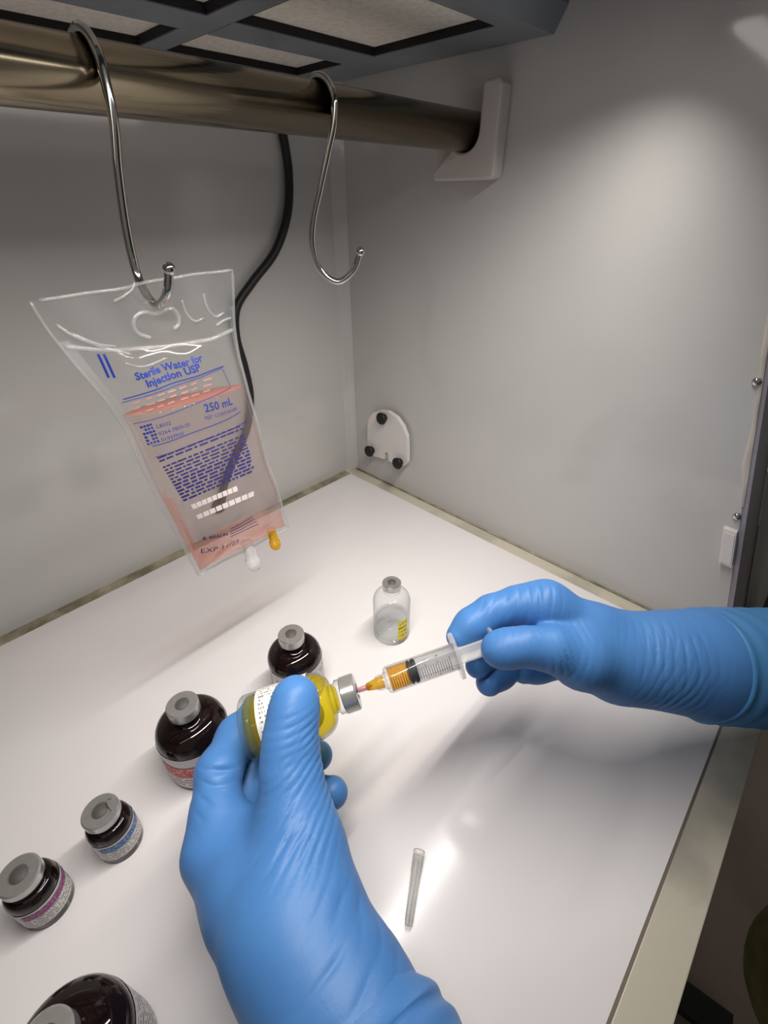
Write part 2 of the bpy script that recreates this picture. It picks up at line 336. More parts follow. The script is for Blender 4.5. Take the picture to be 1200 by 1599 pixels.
# ------------------------------------------------------------------ lamp (just above the picture, in front of the filter)
LY, LZ = -0.301, 0.380
lp = empty('strip_lamp', (-0.45, LY, LZ), 'white strip lamp under the cabinet ceiling in front of the filter', 'lamp')
prof = [(LY-0.0065*math.cos(PI*k/10), LZ-0.0065*math.sin(PI*k/10)) for k in range(11)]
mk('diffuser', prism(prof, 0, -0.62, -0.046), lamp_mat, parent=lp, smooth=False)
al = bpy.data.lights.new('lamp_light', 'AREA'); al.shape = 'RECTANGLE'; al.size = 0.36; al.size_y = 0.008; al.energy = LAMP_WATTS; al.color = (1.0, 0.955, 0.90); al.spread = math.radians(124)
alo = bpy.data.objects.new('lamp_light', al); COL.objects.link(alo); alo.parent = lp; alo.location = (0.45-0.222, 0.001, -0.0095); alo.rotation_euler = (math.radians(11), 0, 0)
mk('housing', prism([(LY-0.012, LZ-0.001), (LY-0.010, LZ+0.018), (LY+0.010, LZ+0.018), (LY+0.012, LZ-0.001), (LY+0.0070, LZ+0.0012), (LY-0.0070, LZ+0.0012)], 0, -0.63, -0.045), M['white_plastic'], parent=lp, smooth=False)
for hx_ in (-0.53, -0.10): mk('hanger', box(hx_, hx_+0.03, LY-0.006, LY+0.006, LZ+0.018, ZT), M['frame_grey'], parent=lp, smooth=False)
tag(mk('wall_front', prism([(yfront(0.385), 0.385), (yfront(ZT), ZT), (yfront(ZT)+0.006, ZT), (yfront(0.385)+0.006, 0.385)], 0, XL, 0.0), M['frame_grey'], smooth=False), 'dark top panel over the cabinet opening', kind='structure')

# ------------------------------------------------------------------ the room outside
tag(mk('room_floor', box(-2.2, 2.2, -2.2, 1.0, -0.80, -0.76), M['dark_floor'], smooth=False), 'dark brown floor below the bench', kind='structure')
tag(mk('trim_10', box(XL-0.02, 0.30, -0.4700, 0.02, -0.09, -0.045), M['under'], smooth=False), 'dark bench edge under the stone strip', kind='structure')
q0 = hit(1072, 1556, 2, -0.740); q1 = hit(1120, 1592, 2, -0.740)
dd = (q1-q0)/np.linalg.norm(q1-q0); qa = q0-dd*0.20; qb = q1+dd*0.02; nn = np.array([-dd[1], dd[0], 0])*0.021
bl = empty('foot_rail', ((qa+qb)/2)*np.array([1, 1, 0])+np.array([0, 0, -0.76]), 'flat black foot rail on the dark floor below the bench edge', 'rail')
mk('bar', prism([(p[0], p[1]) for p in (qa+nn, qb+nn, qb-nn, qa-nn)], 2, -0.758, -0.740), M['black_steel'], parent=bl, smooth=False)
for p in (qa+dd*0.04, qb-dd*0.04): mk('pad', box(p[0]-0.015, p[0]+0.015, p[1]-0.015, p[1]+0.015, -0.76, -0.7579), M['black_rubber'], parent=bl, smooth=False)

# ------------------------------------------------------------------ rod, bracket, hooks
RY, RZ, RR = -0.1535, 0.3390, 0.0119
ra, rb = np.array([-0.899, RY-0.003, RZ+0.004]), np.array([-0.001, RY, RZ-0.001])
def rodp(x): t = (x-ra[0])/(rb[0]-ra[0]); return ra+(rb-ra)*t
rd = empty('hanging_rod', rodp(-0.45), 'brushed stainless steel tube running across the cabinet below the filter', 'rod')
mk('tube', lathe([(0, 0), (RR, 0), (RR, np.linalg.norm(rb-ra)), (0, np.linalg.norm(rb-ra))], ra, rb-ra, 48), M['steel'], parent=rd)
V = rd.children[0].data
for p in V.polygons: p.use_smooth = len(p.vertices) == 4
def bracket(x0, x1, label):
    o = empty('rod_bracket', ((x0+x1)/2, RY, RZ-0.03), label, 'bracket')
    c = rodp((x0+x1)/2); R = RR+0.0006; cy, cz = c[1], c[2]
    yn, yb, zb, zt = cy-0.028, cy+0.028, cz-0.029, cz+0.026
    arc = [(cy+R*math.cos(t), cz+R*math.sin(t)) for t in np.linspace(PI, 1.75*PI, 14)]
    cr = lambda c0, s, e: [(c0[0]+0.004*math.cos(t), c0[1]+0.004*math.sin(t)) for t in np.linspace(s, e, 5)]
    poly = cr((yn+0.004, zb+0.004), PI, 1.5*PI)+cr((yb-0.004, zb+0.004), 1.5*PI, 2.2*PI)+arc[::-1]+[(cy-R, zt-0.002), (cy-R-0.002, zt), (yn+0.003, zt), (yn, zt-0.003)]
    import bmesh
    v, f = prism(poly, 0, x0, x1); bm = bmesh.new(); vs = [bm.verts.new(p) for p in v]
    for q in f: bm.faces.new([vs[i] for i in q])
    bmesh.ops.recalc_face_normals(bm, faces=bm.faces)
    es = [e for e in bm.edges if abs(e.verts[0].co.x-e.verts[1].co.x) < 1e-9]
    bmesh.ops.bevel(bm, geom=es, offset=0.0016, segments=2, profile=0.5, affect='EDGES', clamp_overlap=True)
    bm.verts.index_update(); g = (np.array([p.co[:] for p in bm.verts]), [tuple(p.index for p in q.verts) for q in bm.faces]); bm.free()
    mk('saddle', g, M['bracket_plastic'], parent=o, smooth=False); return o
bracket(-0.013, -0.0003, 'off white plastic bracket holding the right end of the rod')

def hook(name, x, pts, ballp, label, group):
    o = empty(name, pts[len(pts)//2], label, 'hook', group)
    c = rodp(x); R = RR+0.0019; top = [c+np.array([0, R*math.cos(t), R*math.sin(t)]) for t in np.linspace(-0.12*PI, 0.93*PI, 15)]
    P = np.concatenate([np.array(top), catmull(pts, 8)])
    P = np.concatenate([np.array(top)[:-1], catmull(np.concatenate([[top[-1]], np.asarray(pts)]), 8)])
    mk('wire', tube(P, 0.0019, 12), M['chrome'], parent=o)
    mk('ball_tip', ball(P[-1]+(P[-1]-P[-2])/np.linalg.norm(P[-1]-P[-2])*0.001, 0.0027, 14, 10), M['chrome'], parent=o)
    return o
BY = -0.180          # plane of the hanging bag
x1 = -0.2655
h1 = [hit(177, 185, 1, -0.1692), hit(185, 270, 1, -0.1680), hit(198, 360, 1, -0.1668), hit(213, 425, 1, -0.1672), hit(230, 462, 1, -0.1735), hit(248, 476, 1, BY-0.001), hit(261, 458, 1, BY-0.009), hit(264, 424, 1, BY-0.011)]
hook('s_hook', x1, h1, None, 'chrome S-shaped hook holding the clear fluid bag', 'chrome hooks on the rod')
hx = -0.1490
n2 = np.array([math.sin(YAW), math.cos(YAW), 0]); p2 = rodp(hx)+np.array([0, -0.0145, 0])
h2 = [hitp(*q, p2, n2) for q in ((521, 195), (513, 235), (500, 295), (489, 348), (489, 390), (503, 425), (528, 440), (551, 424), (562, 396))]
hook('s_hook', hx, h2, None, 'empty chrome S-shaped hook hanging nearer the corner', 'chrome hooks on the rod')

# ------------------------------------------------------------------ black cable on the back wall
cb = empty('power_cable', hit(372, 530, 1, -0.005), 'black cable hanging down the back wall behind the fluid bag', 'cable')
cp = [hit(px, py, 1, -0.0055) for px, py in ((425, 130), (440, 200), (451, 270), (449, 335), (430, 393), (395, 440), (370, 480), (369, 525), (382, 572), (391, 620), (386, 668), (368, 712), (352, 752), (345, 792))]
mk('sheath', tube(catmull(cp, 8), 0.0037, 14), M['black_cable'], parent=cb)
e = cp[-1]; mk('wall_grommet', lathe([(0.0045, 0), (0.0075, 0), (0.0075, 0.003), (0.0045, 0.005)], (e[0], -0.0002, e[2]), (0, -1, 0), 20), M['black_rubber'], parent=cb)

# ------------------------------------------------------------------ white plate with three black feet on the right wall
pl = empty('wall_mount', hit(604, 735, 0, 0.0), 'white rounded wall plate with three black rubber feet near the corner', 'wall mount')
def rw(px, py, x=0.0): q = hit(px, py, 0, x); return (q[1], q[2])
XP = -0.009
pb, pt_ = rw(604, 726, XP), rw(604, 640, XP)
ol = [rw(636, 722, XP), rw(636, 700, XP), rw(635, 682, XP), rw(629, 666, XP), rw(619, 652, XP), rw(606, 643, XP), rw(593, 641, XP), rw(582, 645, XP), rw(576, 653, XP), rw(574, 665, XP), rw(574, 690, XP), rw(575, 707, XP), rw(586, 713, XP), rw(600, 717, XP), rw(601, 708, XP), rw(604, 706, XP), rw(606, 709, XP), rw(607, 719, XP), rw(615, 724, XP), rw(628, 728, XP), rw(634, 726, XP)]
mk('plate', prism(ol, 0, XP, XP+0.005), M['white_plastic'], parent=pl, smooth=False)
mk('spacer', prism([rw(620, 700, XP), rw(620, 670, XP), rw(590, 655, XP), rw(586, 690, XP)], 0, XP+0.005, -0.0001), M['white_plastic'], parent=pl, smooth=False)
for px, py in ((595, 654), (576, 705), (620, 724)):
    q = hit(px, py, 0, XP-0.006)
    mk('rubber_foot', lathe([(0.0045, 0.0062), (0.0045, 0.004), (0.0066, 0.002), (0.0070, 0.0), (0.0060, -0.0014), (0.003, -0.0019), (0, -0.002)], q, (1, 0, 0), 24), M['black_rubber'], parent=pl)

# ------------------------------------------------------------------ fluid bag
def table(pts): a = np.array([[hit(px, py, 1, BY)[2], hit(px, py, 1, BY)[0]] for px, py in pts]); a = a[np.argsort(a[:, 0])]; return a
LE = table([(50, 472), (80, 520), (118, 570), (165, 625), (196, 670), (222, 730), (252, 790), (290, 860), (309, 898)])
RE = table([(357, 420), (361, 460), (366, 500), (376, 560), (388, 610), (402, 660), (418, 720), (438, 778), (451, 824)])
ZB = 0.5*(LE[0, 0]+RE[0, 0]); ZTOP = 0.5*(LE[-1, 0]+RE[-1, 0]); HB = ZTOP-ZB
VS = 0.265      # the chamber starts below the hanging flap
def xl(v): return np.interp(LE[-1, 0]-v*(LE[-1, 0]-LE[0, 0]), LE[:, 0], LE[:, 1])
def xr(v): return np.interp(RE[-1, 0]-v*(RE[-1, 0]-RE[0, 0]), RE[:, 0], RE[:, 1])
def zz(u, v):
    zl = LE[-1, 0]-v*(LE[-1, 0]-LE[0, 0]); zr = RE[-1, 0]-v*(RE[-1, 0]-RE[0, 0]); return zl+(zr-zl)*(u+1)/2
def seal(u): return 0.170-0.030*u**2+0.030*u      # smile shaped weld under the hanger hole
def thick(u, v):
    t = np.clip((v-seal(u))/(0.985-seal(u)), 0, 1); prof = np.where(t < 0.72, np.sin(np.clip(t/0.72, 0, 1)*PI/2)**0.5, np.cos(np.clip((t-0.72)/0.28, 0, 1)*PI/2)**0.62)
    return 0.0128*prof*np.clip(1-np.abs(u/0.965)**2.6, 0, 1)**0.75+0.0003
def wob(u, v): return 0.0026*np.sin(5*u+11*v)*np.clip(1-v/0.35, 0, 1)+0.0013*np.sin(11*u-16*v+1)*np.clip(1-v/0.4, 0, 1)+0.0005*np.sin(23*v+6*u)*np.clip(v-0.2, 0, 0.3)/0.3
def bagp(u, v, side, off=0.0):
    u = np.asarray(u, float); v = np.asarray(v, float); a, b = xl(v), xr(v)
    return np.stack([a+(b-a)*(u+1)/2, BY+wob(u, v)+side*(thick(u, v)+off), zz(u, v)], -1)
def sheet(side, off=0.0, v0=0.0, v1=1.0, u0=-1.0, u1=1.0, nu=44, nv=80):
    U, W = np.meshgrid(np.linspace(u0, u1, nu+1), np.linspace(v0, v1, nv+1)); P = bagp(U, W, side, off).reshape(-1, 3)
    F = [(j*(nu+1)+i, j*(nu+1)+i+1, (j+1)*(nu+1)+i+1, (j+1)*(nu+1)+i) for j in range(nv) for i in range(nu)]
    return P, (F if side < 0 else [q[::-1] for q in F])
bag = empty('fluid_bag', (float(np.mean([xl(1), xr(1)])), BY, ZB), 'clear plastic sterile water bag with pale pink liquid and blue print', 'fluid bag')
mk('front_film', sheet(-1), M['film'], parent=bag)
mk('back_film', sheet(1), M['film'], parent=bag)
vv = np.linspace(0, 1, 60)
mk('edge_weld', join(tube(np.concatenate([bagp(-1+0*vv, vv, 0), bagp(np.linspace(-1, 1, 30), 1+0*np.linspace(0, 1, 30), 0)[1:], bagp(1+0*vv, vv[::-1], 0)[1:], bagp(np.linspace(1, -1, 30), 0*np.linspace(0, 1, 30), 0)[1:-1]]), 0.0007, 8)), M['ridge'], parent=bag)
uu = np.linspace(-0.97, 0.97, 40)
mk('top_weld', tube(bagp(uu, seal(uu), -1), 0.0011, 8), M['ridge'], parent=bag)
hole = [hit(px, py, 1, BY-0.0012) for px, py in ((236, 527), (218, 521), (209, 508), (212, 494), (226, 487), (243, 490), (257, 484), (270, 482), (279, 493), (279, 506), (272, 513))]
mk('hanger_slot', tube(catmull(hole, 6), 0.0009, 8), M['ridge'], parent=bag)
def film_px(px, py, off=0.0006):
    o_ = 0.0
    for _ in range(5):
        q = hit(px, py, 1, BY-o_); g = on_bag([q[0]], [q[2]], off)[0]; o_ = BY-g[1]
    return g
def late_bag():
    for P, r in (([(88, 507), (120, 527), (170, 545), (205, 553)], 0.0006), ([(112, 520), (150, 536), (182, 541)], 0.0004), ([(284, 468), (291, 488), (304, 501), (318, 497)], 0.0005), ([(318, 458), (324, 480), (337, 494), (350, 488)], 0.0005), ([(210, 441), (206, 452), (192, 463), (178, 470)], 0.0005), ([(338, 508), (350, 500), (361, 496)], 0.0006), ([(195, 567), (225, 572), (262, 558)], 0.0005)):
        mk('film_crease', tube(catmull([film_px(*p) for p in P], 6), r, 8), M['ridge'], parent=bag)
mk('side_seam', sheet(-1, 0.0005, 0.10, 0.99, -0.995, -0.90, 4, 60), M['seam'], parent=bag)
mk('side_seam', sheet(-1, 0.0005, 0.10, 0.99, 0.93, 0.995, 4, 60), M['seam'], parent=bag)
# liquid up to the level line
ZL = hit(190, 652, 1, BY)[2]
nu, nv = 34, 50
U, T = np.meshgrid(np.linspace(-0.93, 0.93, nu+1), np.linspace(0, 1, nv+1))
v_level = np.vectorize(lambda u: min(max(((LE[-1, 0]+(RE[-1, 0]-LE[-1, 0])*(u+1)/2)-ZL)/HB, 0.2), 0.8))(U)
Vq = v_level+(0.980-v_level)*T
Pf = bagp(U, Vq, -1, -0.0012).reshape(-1, 3); Pb = bagp(U, Vq, 1, -0.0012).reshape(-1, 3); Nn = len(Pf); W = nu+1
F, fm = [], []
for j in range(nv):
    for i in range(nu):
        q = (j*W+i, j*W+i+1, (j+1)*W+i+1, (j+1)*W+i); ed = 1 if (i < 2 and j > nv*0.45) or j >= nv-7 else 0
        F += [q, tuple(k+Nn for k in q[::-1])]; fm += [2*ed, 2*ed]
for i in range(nu): F.append((i+1, i, Nn+i, Nn+i+1)); fm.append(1); k = nv*W; F.append((k+i, k+i+1, Nn+k+i+1, Nn+k+i)); fm.append(2)
for j in range(nv):
    F.append((j*W, (j+1)*W, Nn+(j+1)*W, Nn+j*W)); fm.append(2); a = j*W+nu; F.append((a+W, a, Nn+a, Nn+a+W)); fm.append(2)
tag(mk('liquid', (np.concatenate([Pf, Pb]), F), None, parent=bag, mats=[M['pink'], M['pink_top'], M['pink_edge']], fmat=fm), 'pale pink liquid')
# ports at the bottom
def port(px, py, r, mats, length, tip):
    p = bagp(*_uv_of(px), 0); d = np.array([0.08, -0.02, -1.0]); d /= np.linalg.norm(d)
    s = mk('port_tube', lathe([(0, -0.004), (r, -0.004), (r, length*0.55), (r*1.25, length*0.55), (r*1.25, length*0.8), (r*0.9, length), (0, length)], p, d, 20), mats, parent=bag)
    return s
def _uv_of(u): return u, 0.99
port(0.05, 0, 0.0038, M['milky_plastic'], 0.019, None)
port(0.62, 0, 0.0030, M['orange_plastic'], 0.013, None)

# printing on the bag: lettering laid on the front film
def text_geo(s, bold=0.0):
    c = bpy.data.curves.new('t', 'FONT'); c.body = s; c.size = 1.0; c.offset = bold; c.resolution_u = 2; c.fill_mode = 'FRONT'
    o = bpy.data.objects.new('t', c); COL.objects.link(o); dg = bpy.context.evaluated_depsgraph_get(); me = bpy.data.meshes.new_from_object(o.evaluated_get(dg))
    V = np.array([v.co[:] for v in me.vertices]).reshape(-1, 3); F = [tuple(p.vertices) for p in me.polygons]
    bpy.data.objects.remove(o); bpy.data.curves.remove(c); bpy.data.meshes.remove(me); return V, F
def on_bag(X, Z, off=0.0007):
    """points of the bag plane (x, z) pushed onto the front film"""
    X = np.asarray(X, float); Z = np.asarray(Z, float); v = (ZTOP-Z)/HB
    for _ in range(4):
        a, b = xl(v), xr(v); u = np.clip((X-a)/(b-a)*2-1, -1, 1); v = np.clip(v+(zz(u, v)-Z)/HB, 0, 1)
    return np.stack([X, BY+wob(u, v)-thick(u, v)-off, Z], -1)
def bag_px(px, py):
    """where the photo's pixel falls on the front film"""
    off = 0.0
    for _ in range(5):
        q = hit(px, py, 1, BY-off); g = on_bag([q[0]], [q[2]])[0]; off = BY-g[1]
    return q[0], q[2]
def bag_text(name, s, pL, pR, mat, hscale=1.0, bold=0.0):
    (xa, za), (xb, zb) = bag_px(*pL), bag_px(*pR); V, F = text_geo(s, bold); w = V[:, 0].max()-V[:, 0].min(); k = math.hypot(xb-xa, zb-za)/w
    ex = np.array([xb-xa, zb-za])/math.hypot(xb-xa, zb-za); ez = np.array([-ex[1], ex[0]]); q = (V[:, 0:1]-V[:, 0].min())*k*ex+V[:, 1:2]*k*hscale*ez
    return mk(name, (on_bag(xa+q[:, 0], za+q[:, 1]), F), mat, parent=bag, smooth=False)
def bag_strip(P, w):
    """thin printed line along pixels"""
    Q = np.array([bag_px(*p) for p in P]); L = []
    for (a, b), (c, d) in zip(Q[:-1], Q[1:]):
        for t in np.linspace(0, 1, 9)[:-1]: L.append((a+(c-a)*t, b+(d-b)*t))
    L.append(tuple(Q[-1])); L = np.array(L); T = np.gradient(L, axis=0); T /= np.linalg.norm(T, axis=1, keepdims=True); Nl = np.stack([-T[:, 1], T[:, 0]], -1)*w/2
    A, B = L+Nl, L-Nl; V = np.concatenate([on_bag(A[:, 0], A[:, 1]), on_bag(B[:, 0], B[:, 1])]); n = len(L)
    return V, [(i, i+1, n+i+1, n+i) for i in range(n-1)]
late_bag()
bag_text('printed_title', 'Sterile Water for', (213, 594), (318, 563), M['blue_ink'], 0.95, 0.032)
bag_text('printed_title', 'Injection USP', (231, 605), (315, 578), M['blue_ink'], 0.95, 0.032)
bag_text('printed_volume', '250 mL', (321, 644), (364, 631), M['blue_ink'], 1.05, 0.012)
bag_text('printed_volume', 'PEE* CONTAINER', (321, 656), (371, 640), M['blue_ink'], 1.0)
bag_text('printed_code', 'L8502', (246, 669), (268, 663), M['blue_ink'])
bag_text('printed_code', '0264-7850-20', (249, 680), (297, 665), M['blue_ink'])
bag_text('printed_code', '01937930', (253, 690), (288, 679), M['blue_ink'])
bag_text('printed_maker', 'B. BRAUN', (317, 843), (356, 836), M['navy_ink'], 1.0, 0.03)
bag_text('printed_expiry', 'EXP 11/23', (314, 864), (372, 848), M['navy_ink'])
mk('printed_rule', join(bag_strip([(192, 624), (265, 600), (349, 572)], 0.0005), bag_strip([(190, 629), (347, 575), (361, 605), (208, 662)], 0.0003), bag_strip([(238, 697), (300, 676), (376, 643)], 0.0004), bag_strip([(243, 714), (310, 690), (386, 657)], 0.0004)), M['blue_ink'], parent=bag, smooth=False)
mk('printed_stripe', join(bag_strip([(153, 553), (170, 590)], 0.0010), bag_strip([(162, 553), (179, 590)], 0.0010)), M['blue_ink'], parent=bag, smooth=False)
red = []
for k in range(3):
    for a in range(7):
        x0 = 210+a*18+random.uniform(-2, 2); s = (0.33); y0 = 630+k*9-(x0-210)*s
        red.append(bag_strip([(x0, y0), (x0+random.uniform(9, 15), y0-4)], 0.0007))
mk('printed_notice', join(*red), M['red_ink'], parent=bag, smooth=False)
# data matrix block replaced by a plain patch of ragged bars; rows of tiny illegible print
dm = []
for k in range(6):
    y0 = 668+k*5.2; x0 = 219+k*2.3
    for a in range(4):
        if random.random() < 0.8: dm.append(bag_strip([(x0+a*5, y0-a*1.5), (x0+a*5+random.uniform(2.5, 4.6), y0-a*1.5-1.2)], 0.0011))
mk('printed_block', join(*dm), M['blue_ink'], parent=bag, smooth=False)
tx = []
for k in range(15):
    f = k/14; xa, ya = 246+f*40, 716+f*66; xb, yb = 378+f*20, 664+f*70
    if k in (2,): continue
    t = 0.0
    while t < 0.97:
        t1 = min(t+random.uniform(0.03, 0.12), 1.0)
        tx.append(bag_strip([(xa+(xb-xa)*t, ya+(yb-ya)*t), (xa+(xb-xa)*t1, ya+(yb-ya)*t1)], 0.0012 if k > 7 else 0.0009)); t = t1+random.uniform(0.012, 0.03)
mk('printed_small_text', join(*tx), M['navy_ink'], parent=bag, smooth=False)
bc = []
for (xa, ya, xb, yb) in ((300, 792, 372, 762), (308, 808, 398, 770)):
    for a in range(9):
        t0, t1 = a/9, (a+0.86)/9; bc.append(bag_strip([(xa+(xb-xa)*t0, ya+(yb-ya)*t0), (xa+(xb-xa)*t1, ya+(yb-ya)*t1)], 0.0032))
mk('printed_pale_bars', join(*bc), M['white_ink'], parent=bag, smooth=False)
lines = [bag_strip([(360, 838-k*4), (404-k*3, 818-k*4)], 0.0006) for k in range(4)]
mk('printed_bottom_lines', join(*lines), M['navy_ink'], parent=bag, smooth=False)

# ------------------------------------------------------------------ vials
GREF = CAM-np.array([0, 0, CAM[2]])
def vial(name, base, axis, R, H, rc, label, cat='vial', group=None, glass='amber', body_frac=0.60, neck=None, fillet=0.10, cap_h=0.16, hc=None, rim=True):
    base = np.asarray(base, float); a = np.asarray(axis, float)/np.linalg.norm(axis)
    o = empty(name, base, label, cat, group); rn = neck or rc*0.78; ch = hc or 0.0072
    hb = H*body_frac; hn = H-ch-0.003; hs = hn-(hn-hb)*0.16
    prof = [(0, 0.0012), (R*0.72, 0.0012), (R*0.80, 0.0), (R*0.90, 0.0)]
    prof += [(R*0.90+R*0.10*math.sin(t), R*0.10*(1-math.cos(t))) for t in np.linspace(0.2, PI/2, 5)]
    prof += [(R, hb)]
    for t in np.linspace(0.12, 1, 9)*PI/2: prof.append((rn+(R-rn)*math.cos(t)**0.9 if t < PI/2-1e-6 else rn, hb+(hs-hb)*math.sin(t)))
    prof += [(rn, hn), (rc*0.93, hn+0.0006), (rc*0.93, H-0.0015), (0, H-0.0015)]
    body = mk('glass_body', lathe(prof, base, a, 48), M[glass], parent=o)
    cap = mk('crimp_cap', lathe([(rc*0.90, H-ch), (rc, H-ch+0.0005), (rc, H-0.0007), (rc-0.0007, H), (rc*0.46, H), (rc*0.44, H-0.0006), (0, H-0.0006)], base, a, 40), M['alu'], parent=o)
    for p in cap.data.polygons: p.use_smooth = True
    mk('stopper', lathe([(rc*0.43, H-0.0007), (rc*0.41, H-0.0002), (0, H-0.0001)], base, a, 28), M['rubber'], parent=cap)
    return o, prof, hb
def add_label(o, base, axis, R, h0, h1, half, mat, ref, name='label', parent=None, off=0.00025, n=30):
    g, uv = cyl_patch(base, axis, R+off, h0, h1, -half, half, n=n, ref=ref); return mk(name, g, mat, parent=parent or o, uv=uv)
def sharpen(o, ang=0.6):
    for c in o.children:
        if c.type == 'MESH' and c.name.startswith('crimp_cap'):
            c.data.set_sharp_from_angle(angle=ang)
Z = (0, 0, 1)
FZ = 0.0013
def stand(x, y): return np.array([x, y, FZ])
def toward(b): v = CAM-b; v[2] = 0; return v/np.linalg.norm(v)
# red labelled amber vial, left of the hand
b = stand(-0.3322, -0.2155); v1, pr, hb = vial('amber_vial', b, Z, 0.0203, 0.0585, 0.0090, 'dark amber vial with a red and white label left of the hand', group='amber vials')
lb = add_label(v1, b, Z, 0.0203, 0.004, hb-0.0005, 1.9, M['label_red'], toward(b)); add_label(v1, b, Z, 0.0203, 0.0165, 0.0265, 1.25, M['band_red'], toward(b)+np.array([-0.2, 0.3, 0]), 'label_band', lb, 0.0005); sharpen(v1)
b = stand(-0.2565, -0.2170); v2, pr, hb = vial('amber_vial', b, Z, 0.0186, 0.0560, 0.0087, 'dark amber vial standing behind the held yellow vial', group='amber vials')
add_label(v2, b, Z, 0.0186, 0.004, hb-0.001, 2.0, M['label_grey'], toward(b)+np.array([0.9, -0.3, 0])); sharpen(v2)
for (x, y, R, H, rc, band, lab, rot) in ((-0.3876, -0.2250, 0.0111, 0.0365, 0.0090, 'band_blue', 'small amber vial with a blue banded label', (0.9, -0.1, 0)), (-0.4243, -0.2262, 0.0114, 0.0365, 0.0092, 'band_purple', 'small amber vial with a purple banded label at the left', (0.9, -0.1, 0))):
    b = stand(x, y); o, pr, hb = vial('small_vial', b, Z, R, H, rc, lab, group='amber vials', body_frac=0.60, neck=R*0.72, hc=0.0052)
    l = add_label(o, b, Z, R, 0.0052, hb-0.001, 1.75, M['label_grey'], toward(b)+np.array(rot)*0.5); add_label(o, b, Z, R, hb-0.0070, hb-0.0028, 1.35, M[band], toward(b)+np.array(rot)*0.5, 'label_band', l, 0.0005); sharpen(o)
    if band == 'band_blue':
        a = [b+np.array([0.0092*0.78*math.cos(t)*s, 0.0092*0.78*math.sin(t)*s, H+0.0003]) for t, s in ((0.2, 0.95), (0.5, 0.7), (0.1, 0.5), (-0.5, 0.62), (-0.9, 0.95))]
        cp_ = [c for c in o.children if c.name.startswith('crimp_cap')][0]; mk('foil_tear', tube(catmull(a, 5), 0.00025, 6), M['chrome'], parent=cp_)
_q = hit(70, 1624, 2, 0.0613); b = stand(_q[0], _q[1]); v5, pr, hb = vial('amber_vial', b, Z, 0.0212, 0.0600, 0.0088, 'large dark amber vial cut off by the bottom left corner', group='amber vials')
add_label(v5, b, Z, 0.0212, 0.006, hb-0.002, 1.9, M['label_grey'], (1, 0.2, 0)); sharpen(v5)
# clear vial with a yellow label
b = stand(-0.1728, -0.2318); Rc = 0.0147
cv, prof, hb = vial('clear_vial', b, Z, Rc, 0.0555, 0.0073, 'small clear glass vial with a yellow label, half full', glass='glass', body_frac=0.66, hc=0.0058, neck=0.0064); sharpen(cv)
inn = Rc-0.0011
mk('liquid', lathe([(0, 0.0022), (inn*0.86, 0.0022), (inn, 0.0042), (inn, 0.0195), (inn-0.0006, 0.0190), (0, 0.0190)], b, Z, 40), M['water'], parent=cv)
add_label(cv, b, Z, Rc, 0.0045, 0.0265, 0.30, M['yellow_label'], toward(b)+0.75*np.array([RT[0], RT[1], 0]))

# ------------------------------------------------------------------ held vial and syringe on one line
G0, G1 = at(388, 1138, 0.2335), at(757, 1009, 0.2425); GL = np.linalg.norm(G1-G0); GA = (G1-G0)/GL
def G(px): # distance along the line for a picture column
    n = RT*0; t = np.linspace(-0.2, 1.2, 4001)[:, None]; P = G0+(G1-G0)*t-CAM; X = 600+FPX*(P@RT)/(P@FW); return float(np.interp(px, X, t[:, 0]))*GL
HV = G(558); RV = 0.0163
hv, prof, hb = vial('held_vial', G0, GA, RV, HV, 0.0092, 'tilted clear vial of yellow liquid held in the left hand', glass='glass', body_frac=0.60, neck=0.0072, hc=0.0078); sharpen(hv)
inner = [(0, 0.0022)]+[(max(r-0.0011, 0.0), h+0.001 if h < hb else h) for r, h in prof if 0.0005 < h < HV-0.011 and r > 0.005]
# fill: all of it but an air gap under the upper glass near the neck
Vl, Fl = lathe([(0, 0.0062), (RV*0.86, 0.0062), (RV-0.0011, 0.0075)]+[(r-0.0011, h) for r, h in prof[9:-3]]+[(0, prof[-4][1])], G0, GA, 48)
up = np.array([0, 0, 1.0]); zt = G0[2]+0.0135; Vl[:, 2] = np.minimum(Vl[:, 2], (G0+GA*HV)[2]+0.0085)
mk('liquid', (Vl, Fl), M['yellow'], parent=hv)
mk('glass_base', lathe([(0, 0.0018), (RV*0.80, 0.0018), (RV*0.93, 0.0032), (RV-0.0010, 0.0060), (0, 0.0060)], G0, GA, 40), M['thick_glass'], parent=hv)
add_label(hv, G0, GA, RV, G(416), G(493), 1.7, M['label_held'], -FW-0.3*DN)

sy = empty('syringe', G0+GA*G(610), 'clear plastic syringe with orange liquid and a black plunger seal', 'syringe')
P_ = lambda px: G0+GA*G(px)
RB = 0.0068
mk('needle', lathe([(0, 0), (0.0006, 0), (0.0006, G(582)-G(548)), (0, G(582)-G(548))], P_(548), GA, 12), M['chrome'], parent=sy)
mk('needle_sleeve', lathe([(0.0013, 0), (0.0015, G(578)-G(559)), (0, G(578)-G(559))], P_(559), GA, 16), M['pink_plastic'], parent=sy)
hbn = mk('needle_hub', lathe([(0, 0), (0.0018, 0), (0.0030, 0.006), (0.0032, G(600)-G(573)), (0, G(600)-G(573))], P_(573), GA, 20), M['orange_plastic'], parent=sy)
mk('luer_collar', lathe([(0.0026, 0), (0.0036, 0.0004), (0.0040, 0.003), (0.0036, 0.0034), (0.0044, 0.0052), (0.0044, G(607)-G(588))], P_(588), GA, 24), M['clear_plastic'], parent=sy)
L0, L1 = G(605), G(713)
barrel = mk('barrel', lathe([(0.0042, -0.0012), (RB*0.9, -0.0004), (RB, 0.0008), (RB, L1-L0), (RB-0.0008, L1-L0), (RB-0.0008, 0.001)], P_(605), GA, 40), M['clear_plastic'], parent=sy)
